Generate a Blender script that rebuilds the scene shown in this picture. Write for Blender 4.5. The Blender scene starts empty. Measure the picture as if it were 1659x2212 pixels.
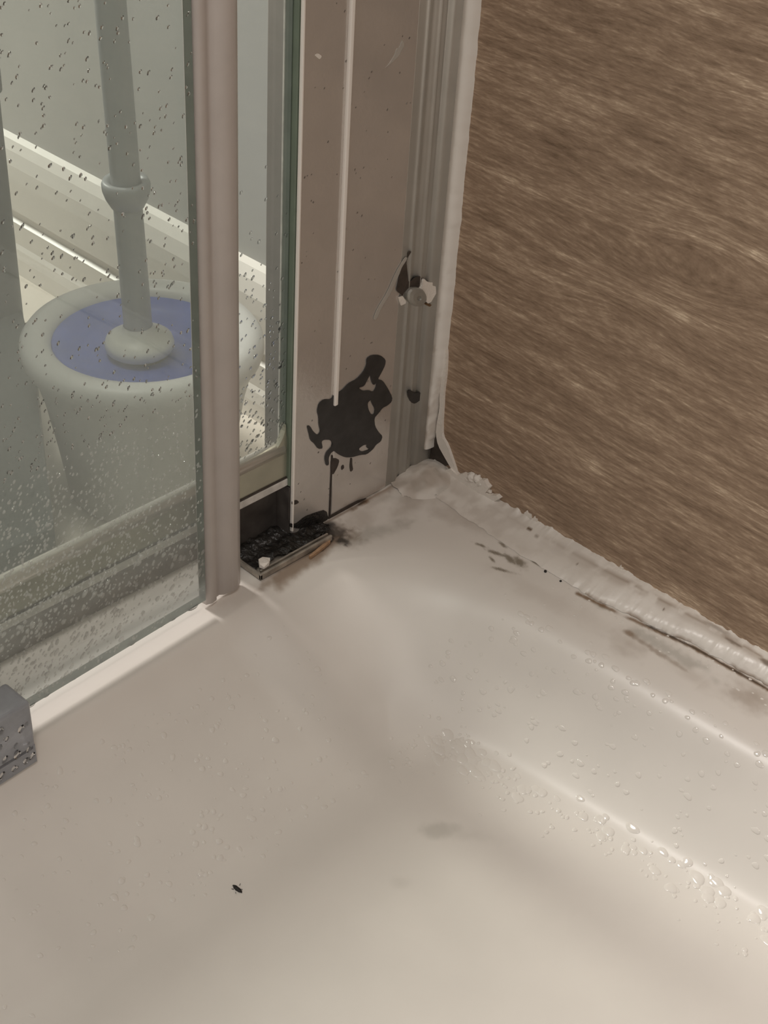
import bpy, bmesh, math, random
import numpy as np
from mathutils import Matrix, Vector, noise
from mathutils.geometry import tessellate_polygon

random.seed(7)
rng = np.random.default_rng(11)
scn = bpy.context.scene
COL = scn.collection

# ---------------------------------------------------------------- camera, world, lights, exposure
cam_d = bpy.data.cameras.new('camera')
cam = bpy.data.objects.new('camera', cam_d)
COL.objects.link(cam)
R = ((-0.69775617, -0.39065004, 0.60044056),
     (0.71406826, -0.44594842, 0.53966335),
     (0.05694601, 0.80530898, 0.59011406))
M4 = Matrix.Identity(4)
for i in range(3):
    for j in range(3):
        M4[i][j] = R[i][j]
M4.translation = (0.40991857, 0.34039297, 0.37228939)
cam.matrix_world = M4
cam_d.sensor_width = 36.0
cam_d.sensor_fit = 'AUTO'
cam_d.lens = 3000.0 / 2212.0 * 36.0
cam_d.clip_start = 0.01
scn.camera = cam

world = bpy.data.worlds.new('world')
scn.world = world
world.use_nodes = True
bgn = world.node_tree.nodes['Background']
bgn.inputs['Color'].default_value = (1.0, 0.94, 0.885, 1)
bgn.inputs['Strength'].default_value = 0.40


def area(name, loc, target, size, power, color):
    d = bpy.data.lights.new(name, 'AREA')
    d.shape = 'DISK'
    d.size = size
    d.energy = power
    d.color = color
    o = bpy.data.objects.new(name, d)
    COL.objects.link(o)
    o.location = loc
    o.rotation_euler = (Vector(target) - Vector(loc)).to_track_quat('-Z', 'Y').to_euler()
    return o


area('ceiling_lamp', (0.30, -0.36, 2.05), (0.15, 0.05, 0), 0.40, 19.0, (1.0, 0.945, 0.898))
area('shower_lamp', (0.75, 0.75, 1.9), (0.0, 0.1, 0.1), 0.4, 6.5, (1.0, 0.92, 0.84))  # added fill light to brighten the wood panel
# a lamp out in the bathroom, beyond the glass
area('bathroom_lamp', (0.27, -1.75, 1.14), (0.15, 0.0, 0), 0.32, 40.0, (1.0, 0.945, 0.898))

scn.view_settings.view_transform = 'Standard'
scn.view_settings.look = 'None'
scn.view_settings.exposure = -0.15
scn.view_settings.gamma = 1.0
scn.view_settings.use_curve_mapping = False


# ---------------------------------------------------------------- helpers
def new_mat(name):
    m = bpy.data.materials.new(name)
    m.use_nodes = True
    nt = m.node_tree
    b = nt.nodes['Principled BSDF']
    return m, nt, b


def mat(name, color, rough=0.5, metal=0.0, trans=0.0, ior=1.45, spec=None, var=0.0, vscale=60.0, bump=0.0, bscale=400.0):
    m, nt, b = new_mat(name)
    b.inputs['Base Color'].default_value = (*color, 1)
    b.inputs['Roughness'].default_value = rough
    b.inputs['Metallic'].default_value = metal
    b.inputs['Transmission Weight'].default_value = trans
    b.inputs['IOR'].default_value = ior
    if spec is not None:
        b.inputs['Specular IOR Level'].default_value = spec
    tc = nt.nodes.new('ShaderNodeTexCoord')
    if var > 0:
        n = nt.nodes.new('ShaderNodeTexNoise')
        n.inputs['Scale'].default_value = vscale
        n.inputs['Detail'].default_value = 5
        nt.links.new(tc.outputs['Object'], n.inputs['Vector'])
        r = nt.nodes.new('ShaderNodeValToRGB')
        r.color_ramp.elements[0].position = 0.3
        r.color_ramp.elements[1].position = 0.7
        r.color_ramp.elements[0].color = (*[c * (1 - var) for c in color], 1)
        r.color_ramp.elements[1].color = (*[min(1, c * (1 + var)) for c in color], 1)
        nt.links.new(n.outputs['Fac'], r.inputs['Fac'])
        nt.links.new(r.outputs['Color'], b.inputs['Base Color'])
    if bump > 0:
        n2 = nt.nodes.new('ShaderNodeTexNoise')
        n2.inputs['Scale'].default_value = bscale
        n2.inputs['Detail'].default_value = 3
        nt.links.new(tc.outputs['Object'], n2.inputs['Vector'])
        bp = nt.nodes.new('ShaderNodeBump')
        bp.inputs['Strength'].default_value = bump
        bp.inputs['Distance'].default_value = 0.0006
        nt.links.new(n2.outputs['Fac'], bp.inputs['Height'])
        nt.links.new(bp.outputs['Normal'], b.inputs['Normal'])
    return m


def glass_mat(name, tint, haze, haze_col, ior=1.45, rough=0.02, dirt=0.0, low=0.0):
    """flat sheet glass: clear pass-through, a film of dried water, a Fresnel reflection"""
    m, nt, b = new_mat(name)
    nt.nodes.remove(b)
    out = nt.nodes['Material Output']
    tr = nt.nodes.new('ShaderNodeBsdfTransparent')
    tr.inputs['Color'].default_value = (*tint, 1)
    df = nt.nodes.new('ShaderNodeBsdfDiffuse')
    df.inputs['Color'].default_value = (*haze_col, 1)
    tl = nt.nodes.new('ShaderNodeBsdfTranslucent')
    tl.inputs['Color'].default_value = (*haze_col, 1)
    film = nt.nodes.new('ShaderNodeMixShader')
    film.inputs['Fac'].default_value = 0.5
    nt.links.new(df.outputs[0], film.inputs[1])
    nt.links.new(tl.outputs[0], film.inputs[2])
    mx = nt.nodes.new('ShaderNodeMixShader')
    mx.inputs['Fac'].default_value = haze
    if dirt > 0:
        tc = nt.nodes.new('ShaderNodeTexCoord')
        n = nt.nodes.new('ShaderNodeTexNoise')
        n.inputs['Scale'].default_value = 18
        n.inputs['Detail'].default_value = 4
        nt.links.new(tc.outputs['Object'], n.inputs['Vector'])
        mr = nt.nodes.new('ShaderNodeMapRange')
        mr.inputs['To Min'].default_value = haze - dirt
        mr.inputs['To Max'].default_value = haze + dirt
        mr.inputs['From Min'].default_value = 0.3
        mr.inputs['From Max'].default_value = 0.7
        nt.links.new(n.outputs['Fac'], mr.inputs['Value'])
        if low > 0:
            # extra haze painted low on the pane to mute the lit rim behind
            sp = nt.nodes.new('ShaderNodeSeparateXYZ')
            nt.links.new(tc.outputs['Object'], sp.inputs[0])
            zr = nt.nodes.new('ShaderNodeMapRange')
            zr.inputs['From Min'].default_value = 0.005
            zr.inputs['From Max'].default_value = 0.050
            zr.inputs['To Min'].default_value = low
            zr.inputs['To Max'].default_value = 0.0
            nt.links.new(sp.outputs['Z'], zr.inputs['Value'])
            ad = nt.nodes.new('ShaderNodeMath'); ad.operation = 'ADD'
            nt.links.new(mr.outputs['Result'], ad.inputs[0]); nt.links.new(zr.outputs['Result'], ad.inputs[1])
            nt.links.new(ad.outputs[0], mx.inputs['Fac'])
        else:
            nt.links.new(mr.outputs['Result'], mx.inputs['Fac'])
    nt.links.new(tr.outputs[0], mx.inputs[1])
    nt.links.new(film.outputs[0], mx.inputs[2])
    gl = nt.nodes.new('ShaderNodeBsdfGlossy')
    gl.inputs['Roughness'].default_value = rough
    fr = nt.nodes.new('ShaderNodeFresnel')
    geo = nt.nodes.new('ShaderNodeNewGeometry')
    iorm = nt.nodes.new('ShaderNodeMapRange')
    iorm.inputs['To Min'].default_value = ior
    iorm.inputs['To Max'].default_value = 1.0 / ior
    nt.links.new(geo.outputs['Backfacing'], iorm.inputs['Value'])
    nt.links.new(iorm.outputs['Result'], fr.inputs['IOR'])
    mx2 = nt.nodes.new('ShaderNodeMixShader')
    nt.links.new(fr.outputs[0], mx2.inputs['Fac'])
    nt.links.new(mx.outputs[0], mx2.inputs[1])
    nt.links.new(gl.outputs[0], mx2.inputs[2])
    nt.links.new(mx2.outputs[0], out.inputs['Surface'])
    return m


def obj(name, verts, faces, m, parent=None, smooth=False, slots=None, fmat=None):
    me = bpy.data.meshes.new(name)
    me.from_pydata([tuple(map(float, v)) for v in verts], [], [tuple(f) for f in faces])
    for mm in (slots or [m]):
        me.materials.append(mm)
    if fmat is not None:
        me.polygons.foreach_set('material_index', np.array(fmat, dtype=np.int32))
    if smooth:
        me.polygons.foreach_set('use_smooth', np.ones(len(me.polygons), dtype=bool))
    me.update()
    o = bpy.data.objects.new(name, me)
    COL.objects.link(o)
    if parent is not None:
        o.parent = parent
    return o


def bm_obj(name, bm, m, parent=None, smooth=False):
    me = bpy.data.meshes.new(name)
    bm.normal_update()
    bm.to_mesh(me)
    bm.free()
    me.materials.append(m)
    if smooth:
        me.polygons.foreach_set('use_smooth', np.ones(len(me.polygons), dtype=bool))
    o = bpy.data.objects.new(name, me)
    COL.objects.link(o)
    if parent is not None:
        o.parent = parent
    return o


def tag(o, label=None, cat=None, group=None, kind=None):
    if label: o['label'] = label
    if cat: o['category'] = cat
    if group: o['group'] = group
    if kind: o['kind'] = kind
    return o


def empty(name, loc=(0, 0, 0), rz=0.0):
    o = bpy.data.objects.new(name, None)
    COL.objects.link(o)
    o.location = loc
    o.rotation_euler = (0, 0, rz)
    o.empty_display_size = 0.02
    return o


def box_bm(x0, x1, y0, y1, z0, z1, bev=0.0, seg=2, bm=None):
    bm = bm or bmesh.new()
    vs = [bm.verts.new((x, y, z)) for x in (x0, x1) for y in (y0, y1) for z in (z0, z1)]
    idx = [(0, 1, 3, 2), (4, 6, 7, 5), (0, 4, 5, 1), (2, 3, 7, 6), (0, 2, 6, 4), (1, 5, 7, 3)]
    fs = [bm.faces.new([vs[i] for i in f]) for f in idx]
    if bev > 0:
        es = {e for f in fs for e in f.edges}
        bmesh.ops.bevel(bm, geom=list(es), offset=bev, segments=seg, affect='EDGES', profile=0.5)
    bmesh.ops.recalc_face_normals(bm, faces=bm.faces)
    return bm


def box(name, x0, x1, y0, y1, z0, z1, m, parent=None, bev=0.0, seg=2):
    return bm_obj(name, box_bm(x0, x1, y0, y1, z0, z1, bev, seg), m, parent)


def extrude_profile(name, pts, z0, z1, m, parent=None, smooth=False, nz=1):
    """closed plan outline pts (x, y) swept from z0 to z1"""
    n = len(pts)
    vs, fs = [], []
    for k in range(nz + 1):
        z = z0 + (z1 - z0) * k / nz
        vs += [(x, y, z) for x, y in pts]
    for k in range(nz):
        for i in range(n):
            j = (i + 1) % n
            fs.append((k * n + i, k * n + j, (k + 1) * n + j, (k + 1) * n + i))
    o = obj(name, vs, fs + [tuple(range(n))[::-1], tuple(nz * n + i for i in range(n))], m, parent)
    me = o.data
    bm = bmesh.new(); bm.from_mesh(me)
    bmesh.ops.recalc_face_normals(bm, faces=bm.faces)
    bm.to_mesh(me); bm.free()
    if smooth:
        sm = np.zeros(len(me.polygons), dtype=bool); sm[:n * nz] = True
        me.polygons.foreach_set('use_smooth', sm)
    return o


def smooth_poly(pts, it=1):
    """round off an outline by corner cutting"""
    for _ in range(it):
        out = []
        n = len(pts)
        for i in range(n):
            a, b = pts[i], pts[(i + 1) % n]
            out.append((a[0] * .8 + b[0] * .2, a[1] * .8 + b[1] * .2))
            out.append((a[0] * .2 + b[0] * .8, a[1] * .2 + b[1] * .8))
        pts = out
    return pts


def flake(name, outline, plane, base, thick, m, parent=None, holes=(), it=1):
    """a thin chip or film with its own outline lying on a vertical face.
    plane 'y': outline is (x, z) on y = base; plane 'x': outline is (y, z) on x = base"""
    loops = [smooth_poly(outline, it)] + [smooth_poly(h, it) for h in holes]

    def P(a, b, t):
        return Vector((a, base + t, b)) if plane == 'y' else Vector((base + t, a, b))
    tris = tessellate_polygon([[Vector((a, b, 0)) for a, b in L] for L in loops])
    flat = [p for L in loops for p in L]
    n = len(flat)
    vs = [P(a, b, thick) for a, b in flat] + [P(a, b, 0) for a, b in flat]
    fs = [tuple(t) for t in tris] + [tuple(n + i for i in t[::-1]) for t in tris]
    s = 0
    for L in loops:
        k = len(L)
        for i in range(k):
            a, b = s + i, s + (i + 1) % k
            fs.append((a, b, n + b, n + a))
        s += k
    o = obj(name, vs, fs, m, parent)
    bm = bmesh.new(); bm.from_mesh(o.data)
    bmesh.ops.recalc_face_normals(bm, faces=bm.faces)
    bm.to_mesh(o.data); bm.free()
    return o


def lathe(name, prof, m, parent=None, seg=64, smooth=True):
    """prof (r, z) rows turned about the local z axis; r = 0 rows close the ends"""
    vs, fs, rows = [], [], []
    for r, z in prof:
        if r <= 1e-9:
            rows.append([len(vs)]); vs.append((0, 0, z))
        else:
            rows.append(list(range(len(vs), len(vs) + seg)))
            vs += [(r * math.cos(2 * math.pi * k / seg), r * math.sin(2 * math.pi * k / seg), z) for k in range(seg)]
    for a, b in zip(rows[:-1], rows[1:]):
        for k in range(seg):
            k2 = (k + 1) % seg
            if len(a) == 1 and len(b) == 1: continue
            if len(a) == 1: fs.append((a[0], b[k], b[k2]))
            elif len(b) == 1: fs.append((a[k], b[0], a[k2]))
            else: fs.append((a[k], b[k], b[k2], a[k2]))
    o = obj(name, vs, fs, m, parent, smooth=smooth)
    bm = bmesh.new(); bm.from_mesh(o.data)
    bmesh.ops.recalc_face_normals(bm, faces=bm.faces)
    bm.to_mesh(o.data); bm.free()
    return o


def domes(name, items, m, parent=None, seg=9, rings=3, cap=True):
    """water drops: items = (centre, normal, tangent, r_long, r_short, height)"""
    vs, fs = [], []
    for c, n, t, a, b, h in items:
        n = Vector(n).normalized()
        t = Vector(t); t = (t - n * t.dot(n)).normalized()
        u = n.cross(t)
        c = Vector(c)
        base = len(vs)
        for r in range(rings):
            ph = r / rings * math.pi / 2
            for k in range(seg):
                th = 2 * math.pi * k / seg
                w = 1 + 0.08 * math.sin(3 * th + c.x * 9000) + 0.07 * math.sin(2 * th + c.z * 7000)
                vs.append(c + (t * (a * math.cos(th)) + u * (b * math.sin(th))) * (math.cos(ph) * w) + n * (h * math.sin(ph)))
        vs.append(c + n * h)
        top = len(vs) - 1
        for r in range(rings - 1):
            for k in range(seg):
                k2 = (k + 1) % seg
                fs.append((base + r * seg + k, base + r * seg + k2, base + (r + 1) * seg + k2, base + (r + 1) * seg + k))
        for k in range(seg):
            fs.append((base + (rings - 1) * seg + k, base + (rings - 1) * seg + (k + 1) % seg, top))
        if cap: fs.append(tuple(base + k for k in range(seg))[::-1])
    return obj(name, vs, fs, m, parent, smooth=True)


def vattr(o, name, vals):
    a = o.data.color_attributes.new(name, 'FLOAT_COLOR', 'POINT')
    v = np.ones((len(o.data.vertices), 4), dtype=np.float32)
    v[:, :3] = vals
    a.data.foreach_set('color', v.ravel())


def stained(name, base, rough, spec=0.5, bump=0.0, bscale=300.0, coat=0.0):
    """a surface whose stains sit in the attribute 'stain' (r = black mould, g = brown grime, b = grey scuff)"""
    m, nt, b = new_mat(name)
    at = nt.nodes.new('ShaderNodeVertexColor'); at.layer_name = 'stain'
    sp = nt.nodes.new('ShaderNodeSeparateColor')
    nt.links.new(at.outputs['Color'], sp.inputs['Color'])
    prev = None
    tc = nt.nodes.new('ShaderNodeTexCoord')
    n = nt.nodes.new('ShaderNodeTexNoise'); n.inputs['Scale'].default_value = 25; n.inputs['Detail'].default_value = 6
    nt.links.new(tc.outputs['Object'], n.inputs['Vector'])
    r = nt.nodes.new('ShaderNodeValToRGB')
    r.color_ramp.elements[0].position = 0.3; r.color_ramp.elements[1].position = 0.7
    r.color_ramp.elements[0].color = (*[c * 0.965 for c in base], 1)
    r.color_ramp.elements[1].color = (*[min(1, c * 1.025) for c in base], 1)
    nt.links.new(n.outputs['Fac'], r.inputs['Fac'])
    prev = r.outputs['Color']
    for ch, colr in (('Blue', (0.30, 0.285, 0.24)), ('Green', (0.20, 0.115, 0.055)), ('Red', (0.016, 0.014, 0.012))):
        mx = nt.nodes.new('ShaderNodeMix'); mx.data_type = 'RGBA'
        nt.links.new(sp.outputs[ch], mx.inputs[0])
        nt.links.new(prev, mx.inputs[6])
        mx.inputs[7].default_value = (*colr, 1)
        prev = mx.outputs[2]
    nt.links.new(prev, b.inputs['Base Color'])
    b.inputs['Roughness'].default_value = rough
    b.inputs['Specular IOR Level'].default_value = spec
    b.inputs['Coat Weight'].default_value = coat
    b.inputs['Coat Roughness'].default_value = 0.08
    if bump > 0:
        n2 = nt.nodes.new('ShaderNodeTexNoise'); n2.inputs['Scale'].default_value = bscale; n2.inputs['Detail'].default_value = 3
        nt.links.new(tc.outputs['Object'], n2.inputs['Vector'])
        bp = nt.nodes.new('ShaderNodeBump'); bp.inputs['Strength'].default_value = bump; bp.inputs['Distance'].default_value = 0.0006
        nt.links.new(n2.outputs['Fac'], bp.inputs['Height'])
        nt.links.new(bp.outputs['Normal'], b.inputs['Normal'])
    return m


def lattice(seed):
    return np.random.default_rng(seed).random((257, 257))


def vnoise(x, y, scale, seed=0, octs=3):
    """smooth value noise in 0..1 on arrays"""
    out = np.zeros_like(x, dtype=float); amp = 1.0; tot = 0.0
    for k in range(octs):
        L = lattice(seed + k)
        u = (x * scale * 2 ** k) % 256; v = (y * scale * 2 ** k) % 256
        i = np.floor(u).astype(int); j = np.floor(v).astype(int)
        fu = u - i; fv = v - j
        fu = fu * fu * (3 - 2 * fu); fv = fv * fv * (3 - 2 * fv)
        val = (L[i, j] * (1 - fu) + L[i + 1, j] * fu) * (1 - fv) + (L[i, j + 1] * (1 - fu) + L[i + 1, j + 1] * fu) * fv
        out += val * amp; tot += amp; amp *= 0.5
    return out / tot


def sstep(a, b, x):
    t = np.clip((x - a) / (b - a), 0, 1)
    return t * t * (3 - 2 * t)


def heightfield(name, xs, ys, zfun, m, parent=None, keep=None):
    X, Y = np.meshgrid(xs, ys, indexing='ij')
    Z = zfun(X, Y)
    nx, ny = X.shape
    idx = np.arange(nx * ny).reshape(nx, ny)
    f = np.stack([idx[:-1, :-1], idx[1:, :-1], idx[1:, 1:], idx[:-1, 1:]], -1).reshape(-1, 4)
    V = np.stack([X, Y, Z], -1).reshape(-1, 3)
    if keep is not None:
        kv = keep(X, Y).reshape(-1)
        f = f[kv[f].all(1)]
        used = np.unique(f)
        remap = -np.ones(len(V), dtype=int); remap[used] = np.arange(len(used))
        V = V[used]; f = remap[f]
    o = obj(name, V.tolist(), f.tolist(), m, parent, smooth=True)
    return o, V

PATCH=[(0.03502,0.07597),(0.03181,0.0765),(0.02655,0.07446),(0.02295,0.07089),(0.02315,0.06821),(0.0252,0.06521),(0.02739,0.06269),(0.02413,0.061),(0.02054,0.05576),(0.01704,0.04962),(0.01716,0.04731),(0.01975,0.04635),(0.02295,0.04634),(0.02525,0.04466),(0.02799,0.04316),(0.0271,0.03839),(0.02443,0.03415),(0.02171,0.03093),(0.02259,0.02842),(0.02578,0.028),(0.02727,0.02638),(0.03146,0.02524),(0.03527,0.02674),(0.04111,0.02797),(0.04537,0.02986),(0.04966,0.03326),(0.05236,0.03646),(0.05436,0.03603),(0.05557,0.03393),(0.05509,0.0302),(0.05682,0.03053),(0.05782,0.03493),(0.05694,0.0376),(0.05399,0.03892),(0.05307,0.04069),(0.0552,0.04334),(0.05875,0.04487),(0.06023,0.04464),(0.05926,0.04061),(0.06208,0.04158),(0.06418,0.04507),(0.06672,0.04787),(0.06783,0.05214),(0.06893,0.05595),(0.06748,0.05576),(0.06541,0.05196),(0.06235,0.04854),(0.06094,0.05006),(0.06208,0.05392),(0.06222,0.05733),(0.06333,0.06111),(0.0625,0.06449),(0.05964,0.06539),(0.05517,0.0636),(0.0538,0.06553),(0.04936,0.06542),(0.04551,0.06764),(0.04051,0.06776),(0.03662,0.06999),(0.03478,0.07259)]
HOLE_A=[(0.0392,0.06309),(0.03561,0.06252),(0.03375,0.06515),(0.03235,0.06712),(0.03126,0.06334),(0.02982,0.06068),(0.02779,0.06115),(0.02812,0.05874),(0.02956,0.05718),(0.03229,0.05911),(0.03595,0.06013)]
HOLE_B=[(0.03288,0.05295),(0.03088,0.05386),(0.02996,0.05135),(0.02782,0.04788),(0.02813,0.04496),(0.02997,0.04572),(0.0321,0.0492)]
HOLE_C=[(0.0371,0.03068),(0.034,0.03138),(0.0313,0.03057),(0.03172,0.02896),(0.02924,0.02697),(0.0346,0.02779)]
HEART=[(0.00734,0.04883),(0.00536,0.04875),(0.00231,0.04578),(-0.0011,0.04505),(-0.00376,0.04311),(-0.00212,0.04063),(0.00171,0.03994),(0.00469,0.04203),(0.00673,0.04595)]
DRIP_A=[(0.05367,0.03221),(0.05112,0.03196),(0.04845,0.02971),(0.04932,0.02671),(0.05221,0.0231),(0.05362,0.02687)]
DRIP_B=[(0.04162,0.02775),(0.04044,0.02723),(0.04022,0.02353),(0.0394,0.02044),(0.04115,0.01987),(0.04188,0.02337)]
DRIP_C=[(0.04721,0.02577),(0.04567,0.02597),(0.04525,0.02399),(0.04687,0.02337)]
SMUDGE=[(0.07663,0.02064),(0.07368,0.02012),(0.07214,0.01805),(0.0746,0.01788),(0.0766,0.01901)]
GAP=[(0.01398,0.11901),(0.01157,0.11864),(0.01331,0.11703),(0.01452,0.11491),(0.01332,0.10985),(0.01203,0.10398),(0.00785,0.10557),(0.00386,0.10466),(0.004,0.10138),(0.00578,0.09974),(0.00989,0.10182),(0.01273,0.10127),(0.01457,0.1004),(0.01517,0.09912),(0.01754,0.10137),(0.01935,0.10307),(0.0185,0.1068),(0.0179,0.11058),(0.01672,0.11308),(0.01365,0.11571)]
TORN=[(0.00366,0.10275),(0.00272,0.10319),(0.00026,0.10092),(-0.00257,0.10001),(-0.00275,0.09846),(-0.00487,0.09739),(-0.00553,0.09378),(-0.00398,0.09202),(-0.00263,0.09057),(-0.00064,0.09048),(0.00108,0.09257),(0.00197,0.09625),(0.00371,0.09869),(0.00572,0.09916),(0.00392,0.10062)]
TORN_B=[(0.01782,0.09926),(0.01542,0.0992),(0.01322,0.09625),(0.01311,0.09509),(0.01599,0.09495),(0.01719,0.09758)]
SCREW=[(0.01365,0.10083),(0.01137,0.10211),(0.00688,0.10083),(0.00371,0.09869),(0.00167,0.09578),(0.00112,0.09296),(0.00297,0.09169),(0.0049,0.09121),(0.00846,0.09241),(0.01164,0.09498),(0.01336,0.09778)]
BROWN=[(0.00091,0.091),(-0.00062,0.09068),(-0.00331,0.08901),(-0.00186,0.08855),(0.00031,0.09004)]
STREAK=[(0.01522,0.11726),(0.01346,0.11619),(0.01665,0.11234),(0.01997,0.10727),(0.02242,0.10298),(0.02763,0.09777),(0.03052,0.09287),(0.03247,0.09391),(0.03045,0.09799),(0.02484,0.10378),(0.02036,0.11172)]
SLOT=[(-0.01114,0.02564),(-0.0082,0.02461),(-0.00817,0.01779),(-0.00765,0.01303),(-0.00429,0.00842),(0.00162,0.0064),(-0.00648,0.00219),(-0.00902,-0.00107),(-0.01181,-0.00578),(-0.01367,-0.00546),(-0.01465,0.00053),(-0.01217,0.00821),(-0.01121,0.01627)]
SLOTDARK=[(-0.01398,0.00473),(-0.0096,0.00442),(-0.00902,-0.00107),(-0.01179,-0.0059),(-0.01399,-0.00595),(-0.015,0.00035)]
LIP=[(-0.00864,0.00555),(-0.0068,0.00522),(-0.00716,0.00183),(-0.0037,0.00312),(-0.00621,-0.00025),(-0.00902,-0.00107)]
THIN=[(-0.00936,0.04167),(-0.00639,0.04306),(-0.00511,0.03162),(-0.00593,0.02325),(-0.00181,0.01786),(0.00226,0.01304),(0.00736,0.00558),(0.00296,0.00709),(-0.00442,0.00962),(-0.00723,0.01576),(-0.00881,0.02245),(-0.00778,0.02727)]
LUMPS=[(0.00296,0.00709),(0.00736,0.00558),(0.01054,0.0082),(0.01398,0.00843),(0.01831,0.00693),(0.02128,0.01039),(0.02355,0.01127),(0.02477,0.00973),(0.02678,0.00892),(0.02477,0.0047),(0.0281,0.00523),(0.03124,0.00692),(0.03336,0.00619),(0.02984,0.00238),(0.02827,-0.00102),(0.01525,-0.00171),(0.00132,-0.00338),(-0.00621,-0.00025)]
SLOT=[(-0.00873,0.06218),(-0.00745,0.05711),(-0.00837,0.04968),(-0.0087,0.0433),(-0.00845,0.0344),(-0.0086,0.02608),(-0.00823,0.01977),(-0.00613,0.01519),(0.00211,0.00805),(-0.00684,0.00197),(-0.00862,0.00346),(-0.00968,-0.00193),(-0.01199,-0.00606),(-0.01395,-0.00514),(-0.01493,0.00117),(-0.01215,0.01121),(-0.01184,0.02358),(-0.0095,0.02657),(-0.01003,0.03637),(-0.01008,0.04355),(-0.00963,0.05175),(-0.00929,0.05803)]
THIN=[(-0.00838,0.06535),(-0.00683,0.06602),(-0.006,0.05339),(-0.00643,0.04436),(-0.00596,0.0374),(-0.00559,0.02755),(-0.00461,0.02063),(-0.00111,0.01772),(0.0034,0.01062),(0.00673,0.00475),(0.00342,0.00588),(-0.00131,0.01009),(-0.00664,0.01494),(-0.00863,0.0205),(-0.0086,0.02608),(-0.00775,0.03473),(-0.00851,0.0416),(-0.00837,0.04968),(-0.00764,0.05702)]
FOOT_A=[(0.07755,0.00938),(0.07433,0.00733),(0.06887,0.00876),(0.06277,0.00781),(0.05553,0.00615),(0.05376,-0.00068),(0.0625,0.00054),(0.07071,0.00305),(0.07427,0.00519),(0.0778,0.0075)]
FOOT_B=[(0.05386,0.00143),(0.04801,0.00157),(0.0406,0.00176),(0.03414,0.00151),(0.0261,-0.00117),(0.02728,-0.00309),(0.03604,-0.00251),(0.04681,-0.00107),(0.05207,-0.00114),(0.05376,-0.00068)]
FOOT_C=[(0.02302,-0.0011),(0.01644,0.00011),(0.0131,0.00048),(0.01122,-0.00164),(0.01389,-0.00348),(0.02063,-0.00318)]
SCRATCH=[(0.03413,0.19965),(0.03181,0.20088),(0.0289,0.20376),(0.02803,0.2061),(0.02659,0.20613),(0.02522,0.20899),(0.0239,0.20656),(0.02536,0.20465),(0.02657,0.203),(0.03047,0.20106)]
CHIP=[(0.07029,0.21177),(0.06868,0.21216),(0.06667,0.21071),(0.06777,0.20973),(0.0692,0.21084)]
# ---------------------------------------------------------------- materials
def wood_mat():
    m, nt, b = new_mat('wood_effect_panel')
    N, L = nt.nodes.new, nt.links.new
    tc = N('ShaderNodeTexCoord')
    sep = N('ShaderNodeSeparateXYZ'); L(tc.outputs['Object'], sep.inputs[0])

    def math_(op, a, bb=None, c=None):
        n = N('ShaderNodeMath'); n.operation = op
        for k, v in enumerate((a, bb, c)):
            if v is None: continue
            if isinstance(v, (int, float)): n.inputs[k].default_value = v
            else: L(v, n.inputs[k])
        return n.outputs[0]
    y, z = sep.outputs['Y'], sep.outputs['Z']
    # the grain bends round a few knots
    for ky, kz, amp, s in ((0.074, 0.129, 0.006, 0.012), (0.108, 0.151, -0.007, 0.012), (0.05, 0.20, 0.002, 0.03), (0.15, 0.06, 0.002, 0.04)):
        dy = math_('SUBTRACT', y, ky); dz = math_('SUBTRACT', z, kz)
        r2 = math_('ADD', math_('MULTIPLY', math_('MULTIPLY', dy, dy), 0.35), math_('MULTIPLY', dz, dz))
        g = math_('POWER', 2.718, math_('DIVIDE', r2, -2 * s * s))
        z = math_('ADD', z, math_('MULTIPLY', math_('MULTIPLY', g, amp), math_('SINE', math_('MULTIPLY', dz, 120.0))))
    cw = N('ShaderNodeTexNoise'); cw.inputs['Scale'].default_value = 9.0; cw.inputs['Detail'].default_value = 2
    L(tc.outputs['Object'], cw.inputs['Vector'])
    z = math_('ADD', z, math_('MULTIPLY', math_('SUBTRACT', cw.outputs['Fac'], 0.5), 0.008))
    z = math_('ADD', z, math_('MULTIPLY', y, 0.03))

    def streak(sy, sz, detail, rough=0.55):
        cb = N('ShaderNodeCombineXYZ')
        L(math_('MULTIPLY', y, sy), cb.inputs['Y']); L(math_('MULTIPLY', z, sz), cb.inputs['Z'])
        n = N('ShaderNodeTexNoise'); n.inputs['Scale'].default_value = 1.0
        n.inputs['Detail'].default_value = detail; n.inputs['Roughness'].default_value = rough
        L(cb.outputs[0], n.inputs['Vector'])
        return n.outputs['Fac']
    a = streak(34, 330, 4, 0.6)
    c = streak(120, 900, 3, 0.65)
    d = streak(9, 70, 3)
    e = streak(260, 1500, 2, 0.7)
    s = math_('ADD', math_('MULTIPLY', a, 0.30), math_('MULTIPLY', c, 0.30))
    s = math_('ADD', s, math_('MULTIPLY', d, 0.26))
    s = math_('ADD', s, math_('MULTIPLY', e, 0.14))
    r = N('ShaderNodeValToRGB')
    cr = r.color_ramp
    cr.elements[0].position = 0.36; cr.elements[0].color = (0.180, 0.117, 0.074, 1)
    cr.elements[1].position = 0.64; cr.elements[1].color = (0.82, 0.66, 0.49, 1)
    k = cr.elements.new(0.50); k.color = (0.36, 0.252, 0.174, 1)
    k = cr.elements.new(0.57); k.color = (0.50, 0.368, 0.262, 1)
    L(s, r.inputs['Fac'])
    L(r.outputs['Color'], b.inputs['Base Color'])
    b.inputs['Roughness'].default_value = 0.48
    b.inputs['Specular IOR Level'].default_value = 0.35
    bp = N('ShaderNodeBump'); bp.inputs['Strength'].default_value = 0.45; bp.inputs['Distance'].default_value = 0.0006
    L(s, bp.inputs['Height']); L(bp.outputs['Normal'], b.inputs['Normal'])
    return m


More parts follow.
